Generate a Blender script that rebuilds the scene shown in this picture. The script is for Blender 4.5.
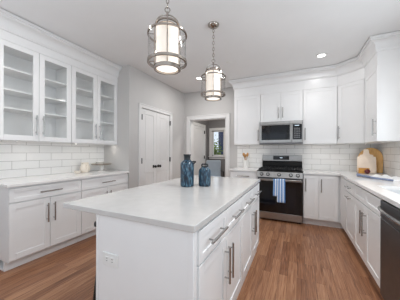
import bpy, bmesh, math, random
from mathutils import Vector, Matrix
random.seed(7)
PI = math.pi
for o in list(bpy.data.objects):
    bpy.data.objects.remove(o, do_unlink=True)
S = bpy.context.scene
COL = S.collection

# ------------------------------------------------------------------ camera
YAW, ROLL, EYE = 0.4424, 0.0044, 1.2512
cd = bpy.data.cameras.new('camera')
cd.sensor_fit = 'HORIZONTAL'; cd.sensor_width = 36.0
cd.lens = 205.46 * 36.0 / 400.0
cd.shift_y = 1.95 / 400.0
cd.clip_start = 0.05
cam = bpy.data.objects.new('camera', cd); COL.objects.link(cam)
cam.matrix_world = (Matrix.Translation((0, 0, EYE)) @ Matrix.Rotation(YAW, 4, 'Z')
                    @ Matrix.Rotation(PI / 2, 4, 'X') @ Matrix.Rotation(ROLL, 4, 'Z'))
S.camera = cam

# ------------------------------------------------------------------ world, daylight, exposure
H = 2.754
W = bpy.data.worlds.new('daylight'); S.world = W; W.use_nodes = True
bg = W.node_tree.nodes['Background']
bg.inputs['Color'].default_value = (0.80, 0.89, 1.0, 1); bg.inputs['Strength'].default_value = 1.0
S.view_settings.view_transform = 'Standard'; S.view_settings.look = 'None'
S.view_settings.gamma = 1.0; S.view_settings.use_curve_mapping = False
S.view_settings.exposure = 0.13

def area(name, loc, rot, sx, sy, power, color=(1, 1, 1), shape='RECTANGLE', spread=None):
    l = bpy.data.lights.new(name, 'AREA'); l.shape = shape; l.size = sx
    if shape in ('RECTANGLE', 'ELLIPSE'): l.size_y = sy
    l.energy = power; l.color = color
    if spread: l.spread = spread
    o = bpy.data.objects.new(name, l); COL.objects.link(o)
    o.location = loc; o.rotation_euler = rot
    return o
# unseen lamps: daylight at the sink window, added fill at rear, left and right
area('rear_fill', (-0.9, -2.42, 1.55), (PI / 2 + 1.25, 0, 0), 2.6, 1.2, 12, (0.82, 0.925, 1.0))  # added fill, tilted up so the ceiling brightens
area('left_fill', (-3.2, -0.9, 1.5), (0, -PI / 2 - .75, 0), 1.8, 2.4, 28, (0.82, 0.925, 1.0))
area('daylight_sink', (1.25, 2.2, 1.62), (0, PI / 2 + .1, 0), 0.9, 1.0, 9.5, (0.82, 0.925, 1.0))
area('right_fill', (1.23, -0.6, 1.5), (0, PI / 2 + .75, 0), 1.8, 2.4, 30, (0.82, 0.925, 1.0))
area('hall_fill', (-1.6, 5.35, H - .03), (0, 0, 0), 0.3, 0.3, 20, (1, 0.97, 0.93))  # unseen ceiling lamp added to brighten the hall

# ------------------------------------------------------------------ materials
def lin(c):
    return tuple(((v / 255) / 12.92 if v / 255 <= .04045 else ((v / 255 + .055) / 1.055) ** 2.4) for v in c) + (1,)
def mat(name, rgb, rough=.5, metal=0., vary=.03, scale=6., bump=0., bscale=80., **kw):
    m = bpy.data.materials.new(name); m.use_nodes = True
    nt = m.node_tree; b = nt.nodes['Principled BSDF']
    b.inputs['Roughness'].default_value = rough; b.inputs['Metallic'].default_value = metal
    for k, v in kw.items(): b.inputs[k].default_value = v
    tc = nt.nodes.new('ShaderNodeTexCoord')
    n = nt.nodes.new('ShaderNodeTexNoise'); n.inputs['Scale'].default_value = scale; n.inputs['Detail'].default_value = 3
    nt.links.new(tc.outputs['Object'], n.inputs['Vector'])
    r = nt.nodes.new('ShaderNodeValToRGB'); c = lin(rgb)
    r.color_ramp.elements[0].position = .3; r.color_ramp.elements[1].position = .7
    r.color_ramp.elements[0].color = tuple(x * (1 - vary) for x in c[:3]) + (1,)
    r.color_ramp.elements[1].color = tuple(min(1, x * (1 + vary)) for x in c[:3]) + (1,)
    nt.links.new(n.outputs['Fac'], r.inputs['Fac']); nt.links.new(r.outputs['Color'], b.inputs['Base Color'])
    if bump:
        n2 = nt.nodes.new('ShaderNodeTexNoise'); n2.inputs['Scale'].default_value = bscale
        nt.links.new(tc.outputs['Object'], n2.inputs['Vector'])
        bp = nt.nodes.new('ShaderNodeBump'); bp.inputs['Strength'].default_value = bump; bp.inputs['Distance'].default_value = .002
        nt.links.new(n2.outputs['Fac'], bp.inputs['Height']); nt.links.new(bp.outputs['Normal'], b.inputs['Normal'])
    return m
M = {}
M['cab'] = mat('white_cabinet_paint', (238, 238, 238), .28, vary=.01)
M['wall'] = mat('grey_wall_paint', (203, 201, 199), .7, vary=.01, bump=.1, bscale=200)
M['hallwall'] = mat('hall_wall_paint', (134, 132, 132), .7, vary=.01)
M['ceil'] = mat('ceiling_paint', (238, 238, 238), .8, vary=.008)
M['trim'] = mat('white_trim_paint', (232, 231, 230), .32, vary=.01)
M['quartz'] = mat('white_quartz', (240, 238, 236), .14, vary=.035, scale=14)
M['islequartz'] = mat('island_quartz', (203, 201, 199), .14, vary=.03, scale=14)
M['steel'] = mat('stainless_steel', (168, 166, 164), .28, 1., vary=.06, scale=30)
M['darksteel'] = mat('dark_stainless_steel', (112, 112, 114), .42, 1., vary=.05, scale=20)
M['nickel'] = mat('satin_nickel', (176, 175, 173), .25, 1., vary=.03)
M['polnickel'] = mat('polished_nickel', (170, 162, 154), .14, 1., vary=.03)
M['black'] = mat('black_enamel', (7, 7, 8), .45, vary=.1, **{'Specular IOR Level': .2})
M['blackglass'] = mat('black_glass', (7, 8, 10), .05, vary=.1)
M['cavity'] = mat('dark_screen', (12, 16, 24), .08, vary=.1)
M['iron'] = mat('cast_iron', (22, 22, 23), .6, vary=.15, bump=.2)
M['blackmetal'] = mat('black_hardware', (8, 8, 9), .55, vary=.1)
M['plastic'] = mat('white_plastic', (236, 236, 234), .35, vary=.005)
M['cream'] = mat('cream_ceramic', (232, 222, 208), .35, vary=.05)
M['china'] = mat('white_china', (238, 236, 232), .2, vary=.02)
M['taupe'] = mat('taupe_stoneware', (150, 140, 128), .4, vary=.08, scale=20)
M['stoolblack'] = mat('stool_black', (20, 19, 19), .45, vary=.1)
M['palewood'] = mat('whitewashed_wood', (250, 232, 214), .5, vary=.06, scale=9)
M['fruit'] = mat('dark_red_fruit', (96, 22, 34), .3, vary=.2)
M['chairfab'] = mat('blue_grey_fabric', (176, 188, 200), .85, vary=.05, bump=.3)
M['darkwood'] = mat('dark_wood', (48, 40, 36), .45, vary=.15)
M['siding'] = mat('slate_siding', (66, 72, 100), .7, vary=.06)
M['roof'] = mat('roof_shingle', (66, 62, 62), .9, vary=.2, scale=20)
M['grass'] = mat('lawn_grass', (84, 112, 50), .9, vary=.25, scale=4)
M['bark'] = mat('tree_bark', (92, 76, 60), .9, vary=.25, scale=20)
M['leaf'] = mat('tree_leaf', (128, 150, 62), .7, vary=.35, scale=3)
M['cloth'] = mat('white_cloth', (238, 238, 238), .9, vary=.03, bump=.4, bscale=300)
M['clothblue'] = mat('blue_cloth', (128, 138, 164), .85, vary=.2, scale=60)
M['sinksteel'] = mat('sink_composite', (214, 215, 216), .3, 0., vary=.04)

def emit(name, rgb, strength):
    m = bpy.data.materials.new(name); m.use_nodes = True
    b = m.node_tree.nodes['Principled BSDF']
    b.inputs['Base Color'].default_value = rgb + (1,); b.inputs['Emission Color'].default_value = rgb + (1,)
    b.inputs['Emission Strength'].default_value = strength; b.inputs['Roughness'].default_value = .5
    return m
M['lampdisc'] = emit('downlight_lens', (1, .98, .95), 6)
M['frosted'] = emit('frosted_lamp_glass', (1, .90, .79), .30)
M['bulb'] = emit('lit_diffuser', (1, .95, .88), .85)
M['led'] = emit('led_strip', (1, .96, .90), 7)
M['cabfill'] = emit('cabinet_fill_strip', (1, .97, .93), 3.5)  # glow for the added strips hidden in the glass-door cabinets
M['display'] = emit('lit_display', (.75, .88, 1), .25)

def glass(name, tint=(1, 1, 1), refl=.12, rough=.02):
    m = bpy.data.materials.new(name); m.use_nodes = True; nt = m.node_tree
    for n in list(nt.nodes): nt.nodes.remove(n)
    out = nt.nodes.new('ShaderNodeOutputMaterial'); mix = nt.nodes.new('ShaderNodeMixShader')
    t = nt.nodes.new('ShaderNodeBsdfTransparent'); t.inputs['Color'].default_value = tint + (1,)
    g = nt.nodes.new('ShaderNodeBsdfGlossy'); g.inputs['Roughness'].default_value = rough
    lw = nt.nodes.new('ShaderNodeLayerWeight'); lw.inputs['Blend'].default_value = .5
    pw = nt.nodes.new('ShaderNodeMath'); pw.operation = 'POWER'; pw.inputs[1].default_value = 5
    mp = nt.nodes.new('ShaderNodeMath'); mp.operation = 'MULTIPLY_ADD'
    mp.inputs[1].default_value = .9; mp.inputs[2].default_value = refl; mp.use_clamp = True
    nt.links.new(lw.outputs['Facing'], pw.inputs[0]); nt.links.new(pw.outputs[0], mp.inputs[0]); nt.links.new(mp.outputs[0], mix.inputs[0])
    nt.links.new(t.outputs[0], mix.inputs[1]); nt.links.new(g.outputs[0], mix.inputs[2])
    nt.links.new(mix.outputs[0], out.inputs['Surface'])
    return m
M['pane'] = glass('clear_pane', (.98, .985, .985), .035)
M['lampglass'] = glass('clear_lamp_glass', (.97, .97, .97), .03)

def tile_mat(name, axes):
    m = bpy.data.materials.new(name); m.use_nodes = True; nt = m.node_tree; b = nt.nodes['Principled BSDF']
    tc = nt.nodes.new('ShaderNodeTexCoord'); sp = nt.nodes.new('ShaderNodeSeparateXYZ'); cb = nt.nodes.new('ShaderNodeCombineXYZ')
    nt.links.new(tc.outputs['Object'], sp.inputs[0])
    ax = nt.nodes.new('ShaderNodeMath'); ax.inputs[1].default_value = 10.0 - .04
    az = nt.nodes.new('ShaderNodeMath'); az.inputs[1].default_value = -.914 + 1.046
    nt.links.new(sp.outputs[axes], ax.inputs[0]); nt.links.new(sp.outputs['Z'], az.inputs[0])
    nt.links.new(ax.outputs[0], cb.inputs[0]); nt.links.new(az.outputs[0], cb.inputs[1])
    br = nt.nodes.new('ShaderNodeTexBrick'); br.offset = .5
    br.inputs['Scale'].default_value = 1; br.inputs['Brick Width'].default_value = .305; br.inputs['Row Height'].default_value = .1046
    br.inputs['Mortar Size'].default_value = .0026; br.inputs['Mortar Smooth'].default_value = .2; br.inputs['Bias'].default_value = 0
    br.inputs['Color1'].default_value = lin((236, 235, 233)); br.inputs['Color2'].default_value = lin((236, 235, 233))
    br.inputs['Mortar'].default_value = lin((172, 170, 167))
    nt.links.new(cb.outputs[0], br.inputs['Vector']); nt.links.new(br.outputs['Color'], b.inputs['Base Color'])
    b.inputs['Roughness'].default_value = .16
    n = nt.nodes.new('ShaderNodeTexNoise'); n.inputs['Scale'].default_value = 14; nt.links.new(tc.outputs['Object'], n.inputs['Vector'])
    mx = nt.nodes.new('ShaderNodeMath'); mx.operation = 'MULTIPLY_ADD'; mx.inputs[1].default_value = -1.5
    nt.links.new(br.outputs['Fac'], mx.inputs[0]); nt.links.new(n.outputs['Fac'], mx.inputs[2])
    bp = nt.nodes.new('ShaderNodeBump'); bp.inputs['Strength'].default_value = .35; bp.inputs['Distance'].default_value = .003
    nt.links.new(mx.outputs[0], bp.inputs['Height']); nt.links.new(bp.outputs['Normal'], b.inputs['Normal'])
    return m
M['tileY'] = tile_mat('subway_tile_side', 'Y'); M['tileX'] = tile_mat('subway_tile_back', 'X')

def floor_mat():
    m = bpy.data.materials.new('oak_floor_boards'); m.use_nodes = True; nt = m.node_tree; b = nt.nodes['Principled BSDF']
    L = nt.links.new; N = nt.nodes.new
    tc = N('ShaderNodeTexCoord'); sp = N('ShaderNodeSeparateXYZ'); L(tc.outputs['Object'], sp.inputs[0])
    cb = N('ShaderNodeCombineXYZ'); L(sp.outputs['Y'], cb.inputs[0]); L(sp.outputs['X'], cb.inputs[1])
    def brick(w, off):
        br = N('ShaderNodeTexBrick'); br.offset = off; br.offset_frequency = 2; br.squash = 1
        br.inputs['Scale'].default_value = 1; br.inputs['Brick Width'].default_value = w; br.inputs['Row Height'].default_value = .083
        br.inputs['Mortar Size'].default_value = .0009; br.inputs['Mortar Smooth'].default_value = .1
        br.inputs['Color1'].default_value = (0, 0, 0, 1); br.inputs['Color2'].default_value = (1, 1, 1, 1); br.inputs['Mortar'].default_value = (0, 0, 0, 1)
        L(cb.outputs[0], br.inputs['Vector']); return br
    b1 = brick(.86, .37)
    # long grain streaks; each board shifts its own grain
    sh = N('ShaderNodeVectorMath'); sh.operation = 'MULTIPLY'; sh.inputs[1].default_value = (1.1, 26, 1); L(cb.outputs[0], sh.inputs[0])
    ad = N('ShaderNodeVectorMath'); ad.operation = 'MULTIPLY_ADD'; ad.inputs[1].default_value = (9, 9, 9)
    L(b1.outputs['Color'], ad.inputs[0]); L(sh.outputs[0], ad.inputs[2])
    g = N('ShaderNodeTexNoise'); g.inputs['Scale'].default_value = 2.2; g.inputs['Detail'].default_value = 6; g.inputs['Distortion'].default_value = 1.6
    L(ad.outputs[0], g.inputs['Vector'])
    sh2 = N('ShaderNodeVectorMath'); sh2.operation = 'MULTIPLY'; sh2.inputs[1].default_value = (4, 160, 1); L(cb.outputs[0], sh2.inputs[0])
    g2 = N('ShaderNodeTexNoise'); g2.inputs['Scale'].default_value = 1.5; g2.inputs['Detail'].default_value = 3; L(sh2.outputs[0], g2.inputs['Vector'])
    a = N('ShaderNodeMath'); a.operation = 'MULTIPLY_ADD'; a.inputs[1].default_value = .27; L(b1.outputs['Color'], a.inputs[0])
    gg = N('ShaderNodeMath'); gg.operation = 'MULTIPLY_ADD'; gg.inputs[1].default_value = .95; L(g.outputs['Fac'], gg.inputs[0])
    g3 = N('ShaderNodeMath'); g3.operation = 'MULTIPLY_ADD'; g3.inputs[1].default_value = .35; g3.inputs[2].default_value = -.30; L(g2.outputs['Fac'], g3.inputs[0])
    L(g3.outputs[0], gg.inputs[2]); L(gg.outputs[0], a.inputs[2])
    r = N('ShaderNodeValToRGB'); e = r.color_ramp.elements
    e[0].position = .12; e[0].color = lin((92, 55, 37)); e[1].position = .85; e[1].color = lin((196, 148, 112))
    k = e.new(.45); k.color = lin((150, 103, 73))
    L(a.outputs[0], r.inputs['Fac'])
    mx = N('ShaderNodeMixRGB'); mx.inputs['Color2'].default_value = lin((60, 38, 26)); L(b1.outputs['Fac'], mx.inputs['Fac']); L(r.outputs['Color'], mx.inputs['Color1'])
    L(mx.outputs[0], b.inputs['Base Color'])
    b.inputs['Roughness'].default_value = .38
    bp = N('ShaderNodeBump'); bp.inputs['Strength'].default_value = .15; bp.inputs['Distance'].default_value = .002
    L(g.outputs['Fac'], bp.inputs['Height']); L(bp.outputs['Normal'], b.inputs['Normal'])
    return m
M['floor'] = floor_mat()

def wood_mat(name, c0, c1, stretch, scale=3.):
    m = bpy.data.materials.new(name); m.use_nodes = True; nt = m.node_tree; b = nt.nodes['Principled BSDF']
    tc = nt.nodes.new('ShaderNodeTexCoord'); v = nt.nodes.new('ShaderNodeVectorMath'); v.operation = 'MULTIPLY'; v.inputs[1].default_value = stretch
    nt.links.new(tc.outputs['Object'], v.inputs[0])
    n = nt.nodes.new('ShaderNodeTexNoise'); n.inputs['Scale'].default_value = scale; n.inputs['Detail'].default_value = 5; n.inputs['Distortion'].default_value = .8
    nt.links.new(v.outputs[0], n.inputs['Vector'])
    r = nt.nodes.new('ShaderNodeValToRGB'); r.color_ramp.elements[0].position = .3; r.color_ramp.elements[1].position = .7
    r.color_ramp.elements[0].color = lin(c0); r.color_ramp.elements[1].color = lin(c1)
    nt.links.new(n.outputs['Fac'], r.inputs['Fac']); nt.links.new(r.outputs['Color'], b.inputs['Base Color'])
    b.inputs['Roughness'].default_value = .45
    return m
M['oak'] = wood_mat('golden_oak', (205, 150, 84), (240, 196, 128), (30, 30, 3))
M['spoonwood'] = wood_mat('spoon_wood', (150, 104, 58), (200, 150, 92), (40, 40, 4))
M['blockwood'] = wood_mat('honey_wood', (190, 128, 52), (228, 172, 84), (6, 60, 60))

def vase_mat():
    m = bpy.data.materials.new('streaked_blue_glaze'); m.use_nodes = True; nt = m.node_tree; b = nt.nodes['Principled BSDF']
    tc = nt.nodes.new('ShaderNodeTexCoord'); v = nt.nodes.new('ShaderNodeVectorMath'); v.operation = 'MULTIPLY'; v.inputs[1].default_value = (75, 75, 14)
    nt.links.new(tc.outputs['Object'], v.inputs[0])
    n = nt.nodes.new('ShaderNodeTexNoise'); n.inputs['Scale'].default_value = 1.4; n.inputs['Detail'].default_value = 4
    nt.links.new(v.outputs[0], n.inputs['Vector'])
    r = nt.nodes.new('ShaderNodeValToRGB'); e = r.color_ramp.elements
    e[0].position = .38; e[0].color = lin((8, 15, 26)); e[1].position = .70; e[1].color = lin((98, 138, 154))
    k = e.new(.52); k.color = lin((22, 54, 78))
    nt.links.new(n.outputs['Fac'], r.inputs['Fac']); nt.links.new(r.outputs['Color'], b.inputs['Base Color'])
    b.inputs['Roughness'].default_value = .3
    return m
M['vase'] = vase_mat()
M['vaseneck'] = mat('dark_blue_glaze', (16, 26, 32), .4, vary=.15, scale=30)

def stripe_mat():
    m = bpy.data.materials.new('striped_towel_cloth'); m.use_nodes = True; nt = m.node_tree; b = nt.nodes['Principled BSDF']
    uv = nt.nodes.new('ShaderNodeUVMap'); sp = nt.nodes.new('ShaderNodeSeparateXYZ'); nt.links.new(uv.outputs[0], sp.inputs[0])
    w = nt.nodes.new('ShaderNodeMath'); w.operation = 'MULTIPLY'; w.inputs[1].default_value = 9.0; nt.links.new(sp.outputs[0], w.inputs[0])
    f = nt.nodes.new('ShaderNodeMath'); f.operation = 'FRACT'; nt.links.new(w.outputs[0], f.inputs[0])
    r = nt.nodes.new('ShaderNodeValToRGB'); r.color_ramp.interpolation = 'CONSTANT'; e = r.color_ramp.elements
    e[0].position = 0; e[0].color = lin((140, 178, 222)); e[1].position = .62; e[1].color = lin((232, 240, 250))
    k = e.new(.3); k.color = lin((92, 136, 196))
    nt.links.new(f.outputs[0], r.inputs['Fac']); nt.links.new(r.outputs['Color'], b.inputs['Base Color'])
    b.inputs['Roughness'].default_value = .9
    return m
M['stripe'] = stripe_mat()

# ------------------------------------------------------------------ mesh helpers
class MB:
    def __init__(s): s.bm = bmesh.new()
    def box(s, x0, x1, y0, y1, z0, z1):
        r = bmesh.ops.create_cube(s.bm, size=1)['verts']
        for v in r:
            v.co = Vector(((x0 + x1) / 2 + v.co.x * (x1 - x0), (y0 + y1) / 2 + v.co.y * (y1 - y0), (z0 + z1) / 2 + v.co.z * (z1 - z0)))
        return r
    def cyl(s, p, q, r, r2=None, n=16, caps=True):
        p, q = Vector(p), Vector(q); d = q - p
        rot = d.to_track_quat('Z', 'Y').to_matrix().to_4x4()
        bmesh.ops.create_cone(s.bm, cap_ends=caps, segments=n, radius1=r, radius2=r if r2 is None else r2, depth=d.length,
                              matrix=Matrix.Translation((p + q) / 2) @ rot)
    def lathe(s, prof, c=(0, 0, 0), n=32, close=False):
        rings = []
        for r, z in prof:
            rings.append([s.bm.verts.new((c[0] + r * math.cos(2 * PI * i / n), c[1] + r * math.sin(2 * PI * i / n), c[2] + z)) for i in range(n)] if r > 1e-6
                         else [s.bm.verts.new((c[0], c[1], c[2] + z))])
        pairs = list(zip(rings, rings[1:])) + ([(rings[-1], rings[0])] if close else [])
        for a, b in pairs:
            for i in range(n):
                j = (i + 1) % n
                if len(a) == 1 and len(b) == 1: continue
                if len(a) == 1: s.bm.faces.new((a[0], b[j], b[i]))
                elif len(b) == 1: s.bm.faces.new((a[i], a[j], b[0]))
                else: s.bm.faces.new((a[i], a[j], b[j], b[i]))
    def tube(s, pts, r, n=10, closed=False):
        pts = [Vector(p) for p in pts]; rings = []; up = None
        for i, p in enumerate(pts):
            if closed: t = pts[(i + 1) % len(pts)] - pts[i - 1]
            else: t = pts[min(i + 1, len(pts) - 1)] - pts[max(i - 1, 0)]
            t.normalize()
            if up is None: up = t.orthogonal().normalized()
            up = (up - t * up.dot(t)).normalized(); sd = t.cross(up)
            rr = r[i] if isinstance(r, (list, tuple)) else r
            rings.append([s.bm.verts.new(p + (up * math.cos(2 * PI * k / n) + sd * math.sin(2 * PI * k / n)) * rr) for k in range(n)])
        m = len(rings)
        for i in range(m if closed else m - 1):
            a, b = rings[i], rings[(i + 1) % m]
            for k in range(n):
                s.bm.faces.new((a[k], a[(k + 1) % n], b[(k + 1) % n], b[k]))
        if not closed:
            s.bm.faces.new(rings[0][::-1]); s.bm.faces.new(rings[-1])
    def prism(s, poly, d, axis='z'):
        """poly: list of 3-D points (planar), d: extrusion vector"""
        a = [s.bm.verts.new(p) for p in poly]; b = [s.bm.verts.new(Vector(p) + Vector(d)) for p in poly]
        s.bm.faces.new(a[::-1]); s.bm.faces.new(b)
        for i in range(len(a)):
            j = (i + 1) % len(a); s.bm.faces.new((a[i], a[j], b[j], b[i]))
    def sphere(s, c, r, sx=1, sy=1, sz=1, n=16):
        bmesh.ops.create_uvsphere(s.bm, u_segments=n, v_segments=n // 2, radius=r, matrix=Matrix.Translation(c) @ Matrix.Diagonal((sx, sy, sz, 1)))
    def rbox(s, c, size, R):
        bmesh.ops.create_cube(s.bm, size=1, matrix=Matrix.Translation(c) @ R @ Matrix.Diagonal((*size, 1)))
    def done(s, name, m, parent=None, bevel=0., smooth=True, kind=None, seg=2):
        bmesh.ops.recalc_face_normals(s.bm, faces=s.bm.faces)
        me = bpy.data.meshes.new(name); s.bm.to_mesh(me); s.bm.free()
        o = bpy.data.objects.new(name, me); COL.objects.link(o)
        me.materials.append(M[m] if isinstance(m, str) else m)
        if smooth:
            me.polygons.foreach_set('use_smooth', [True] * len(me.polygons))
            me.set_sharp_from_angle(angle=math.radians(35))
        if bevel:
            b = o.modifiers.new('bevel', 'BEVEL'); b.width = bevel; b.segments = seg; b.limit_method = 'ANGLE'; b.angle_limit = math.radians(40)
        if parent: o.parent = parent
        if kind: o['kind'] = kind
        return o
def tag(o, label, cat, group=None, kind=None):
    o['label'] = label; o['category'] = cat
    if group: o['group'] = group
    if kind: o['kind'] = kind
    return o
def thing(name, label, cat, loc, rz=0., group=None):
    o = bpy.data.objects.new(name, None); COL.objects.link(o); o.empty_display_size = .1
    o.location = loc; o.rotation_euler = (0, 0, rz)
    return tag(o, label, cat, group)
def struct(o, label, cat):
    o['kind'] = 'structure'; o['label'] = label; o['category'] = cat; return o

XL, XR, YB = -3.26, 1.29, 4.595      # left wall, right wall, back wall
YRET, XC = 2.69, -2.632              # closet return wall and closet wall
YF = -2.5                            # wall behind the camera
# ------------------------------------------------------------------ the room
b = MB(); b.box(XL - .1, XR + .1, YF - .1, 6.6, -.1, 0)
struct(b.done('floor', 'floor', smooth=False), 'brown oak strip floor running towards the range', 'floor')
b = MB(); b.box(XL - .1, XR + .1, YF - .1, 6.6, H, H + .1)
struct(b.done('ceiling', 'ceil', smooth=False), 'plain white ceiling', 'ceiling')
b = MB(); b.box(XL - .1, XL, YF, -2.1, 0, H); b.box(XL - .1, XL, .3, YRET, 0, H); b.box(XL - .1, XL, -2.1, .3, 0, .6); b.box(XL - .1, XL, -2.1, .3, 2.4, H)
struct(b.done('wall_left', 'wall', smooth=False), 'grey wall behind the glass-door cabinets', 'wall')
b = MB()
b.box(XL, -2.72, YRET, YB, 0, H); b.box(-2.72, XC, YRET, 2.99, 0, H); b.box(-2.72, XC, 3.94, YB, 0, H); b.box(-2.72, XC, 2.99, 3.94, 2.075, H)
struct(b.done('wall_closet', 'wall', smooth=False), 'grey wall holding the white double closet doors', 'wall')
DX0, DX1, DZ = -2.452, -1.508, 2.055
b = MB(); b.box(XC, DX0, YB, YB + .12, 0, H); b.box(DX1, XR, YB, YB + .12, 0, H); b.box(DX0, DX1, YB, YB + .12, DZ, H)
b.box(-3.0, XC, YB, YB + .12, 0, H)
struct(b.done('wall_back', 'wall', smooth=False), 'grey back wall with the open doorway and the range', 'wall')
b = MB()
b.box(XR, XR + .1, YF, -1.8, 0, H); b.box(XR, XR + .1, .6, 1.65, 0, H); b.box(XR, XR + .1, -1.8, .6, 0, .6); b.box(XR, XR + .1, -1.8, .6, 2.4, H); b.box(XR, XR + .1, 2.75, YB + .12, 0, H); b.box(XR, XR + .1, 1.65, 2.75, 0, 1.1); b.box(XR, XR + .1, 1.65, 2.75, 2.14, H)
struct(b.done('wall_right', 'wall', smooth=False), 'grey wall on the right behind the sink counter', 'wall')
b = MB()
b.box(XL, -2.2, YF - .1, YF, 0, H); b.box(.4, XR, YF - .1, YF, 0, H); b.box(-2.2, .4, YF - .1, YF, 2.2, H); b.box(-2.2, .4, YF - .1, YF, 0, .9)  # unseen window openings, put in to let daylight enter
for x in (-1.35, -.45): b.box(x - .05, x + .05, YF - .1, YF, .9, 2.2)
struct(b.done('wall_front', 'wall', smooth=False), 'wall behind the camera with added unseen windows', 'wall')
# window frame over the sink
b = MB()
for y0, y1, z0, z1 in ((1.6, 1.68, 1.05, 2.19), (2.72, 2.8, 1.05, 2.19), (1.6, 2.8, 1.05, 1.13), (1.6, 2.8, 2.11, 2.19)): b.box(XR - .02, XR + .02, y0, y1, z0, z1)
struct(b.done('window_2', 'trim', bevel=.003), 'white window frame over the sink', 'window')
for nm, x, y0, y1, lb in (('added_window_left', XL, -2.1, .3, 'added white window frame on the left wall, unseen behind the camera'), ('added_window_right', XR, -1.8, .6, 'added white window frame on the right wall, unseen behind the camera')):
    b = MB(); m_ = (y0 + y1) / 2  # unseen frames, added to give the side fill lamps an opening
    for a0, a1, z0, z1 in ((y0 - .07, y0, .53, 2.47), (y1, y1 + .07, .53, 2.47), (y0, y1, .53, .6), (y0, y1, 2.4, 2.47), (m_ - .03, m_ + .03, .6, 2.4)): b.box(x - .02, x + .02, a0, a1, z0, z1)
    struct(b.done(nm, 'trim', bevel=.003), lb, 'window')
# hall beyond the doorway
HX, HY = -2.80, 6.54
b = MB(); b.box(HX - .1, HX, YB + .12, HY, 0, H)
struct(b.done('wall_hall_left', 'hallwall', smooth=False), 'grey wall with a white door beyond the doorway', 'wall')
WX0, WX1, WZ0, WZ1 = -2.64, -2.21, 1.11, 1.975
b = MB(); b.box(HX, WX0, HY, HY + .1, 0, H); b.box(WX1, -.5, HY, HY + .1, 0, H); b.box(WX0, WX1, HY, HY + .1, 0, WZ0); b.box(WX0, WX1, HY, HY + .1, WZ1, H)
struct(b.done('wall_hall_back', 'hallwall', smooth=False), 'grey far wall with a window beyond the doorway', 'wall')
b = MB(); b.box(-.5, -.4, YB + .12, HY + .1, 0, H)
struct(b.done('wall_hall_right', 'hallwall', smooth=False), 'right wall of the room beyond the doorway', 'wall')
# hall window: casing, sash, pane
b = MB()
for x0, x1, z0, z1 in ((WX0 - .1, WX0, WZ0 - .03, WZ1), (WX1, WX1 + .09, WZ0 - .03, WZ1), (WX0 - .1, WX1 + .09, WZ1, WZ1 + .09), (WX0 - .1, WX1 + .09, WZ0 - .1, WZ0 - .03)): b.box(x0, x1, HY - .02, HY, z0, z1)
b.box(WX0 - .12, WX1 + .11, HY - .05, HY, WZ0 - .03, WZ0)
w1 = struct(b.done('window_1', 'trim', bevel=.003), 'white framed window in the room beyond the doorway', 'window')
b = MB()
for x0, x1, z0, z1 in ((WX0, WX0 + .045, WZ0, WZ1), (WX1 - .035, WX1, WZ0, WZ1), (WX0, WX1, WZ0, WZ0 + .045), (WX0, WX1, WZ1 - .04, WZ1)): b.box(x0, x1, HY + .02, HY + .05, z0, z1)
b.done('sash', 'trim', w1, bevel=.002)
b = MB(); b.box(WX0 + .04, WX1 - .03, HY + .032, HY + .036, WZ0 + .04, WZ1 - .035); b.done('glass_pane', 'pane', w1)

# casings, crown, baseboards
def casing_x(name, y0, y1, top, w, x, label):     # on a wall facing +X
    b = MB()
    b.box(x, x + .018, y0 - w, y0, 0, top + w); b.box(x, x + .018, y1, y1 + w, 0, top + w); b.box(x, x + .018, y0, y1, top, top + w)
    b.box(x + .018, x + .026, y0 - w, y0 - w + .018, 0, top + w); b.box(x + .018, x + .026, y1 + w - .018, y1 + w, 0, top + w); b.box(x + .018, x + .026, y0 - w, y1 + w, top + w - .018, top + w)
    return struct(b.done(name, 'trim', bevel=.003), label, 'door casing')
casing_x('trim_3', 2.99, 3.94, 2.075, .075, XC, 'white casing round the double closet doors')
b = MB(); w = .096
b.box(DX0 - w, DX0, YB - .018, YB, 0, DZ + w); b.box(DX1, DX1 + w, YB - .018, YB, 0, DZ + w); b.box(DX0, DX1, YB - .018, YB, DZ, DZ + w)
b.box(DX0 - w, DX0 - w + .02, YB - .027, YB - .018, 0, DZ + w); b.box(DX1 + w - .02, DX1 + w, YB - .027, YB - .018, 0, DZ + w); b.box(DX0 - w, DX1 + w, YB - .027, YB - .018, DZ + w - .02, DZ + w)
b.box(DX0, DX0 + .018, YB, YB + .125, 0, DZ); b.box(DX1 - .018, DX1, YB, YB + .125, 0, DZ); b.box(DX0, DX1, YB, YB + .125, DZ - .018, DZ)
struct(b.done('trim_4', 'trim', bevel=.003), 'white casing and jamb of the open doorway', 'door casing')

def crown(name, path, prof, label):
    b = MB(); P = [Vector(p) for p in path]; n = len(P); rows = []
    nor = []
    for i in range(n - 1):
        d = (P[i + 1] - P[i]).normalized(); nor.append(Vector((d.y, -d.x)))
    for i in range(n):
        if i == 0: m = nor[0]
        elif i == n - 1: m = nor[-1]
        else:
            m = (nor[i - 1] + nor[i]); m = m / m.dot(nor[i])
        rows.append([b.bm.verts.new((P[i].x + m.x * o, P[i].y + m.y * o, z)) for o, z in prof])
    k = len(prof)
    for a, c in zip(rows, rows[1:]):
        for j in range(k): b.bm.faces.new((a[j], a[(j + 1) % k], c[(j + 1) % k], c[j]))
    b.bm.faces.new(rows[0]); b.bm.faces.new(rows[-1][::-1])
    return struct(b.done(name, 'cab'), label, 'crown moulding')
def crown_prof(zb):
    p = [(-.018, zb), (0, zb), (0, 2.575), (.012, 2.58), (.016, 2.592), (.022, 2.60)]
    for i in range(9):
        a = i / 8 * PI / 2; p.append((.022 + .056 * (1 - math.cos(a)), 2.605 + .09 * math.sin(a)))
    return p + [(.086, 2.70), (.086, 2.716), (.100, 2.722), (.102, H - .007), (-.018, H - .007)]
LZ0, LZ1, BZ0, BZ1 = 1.3742, 2.4765, 1.404, 2.4055
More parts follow.
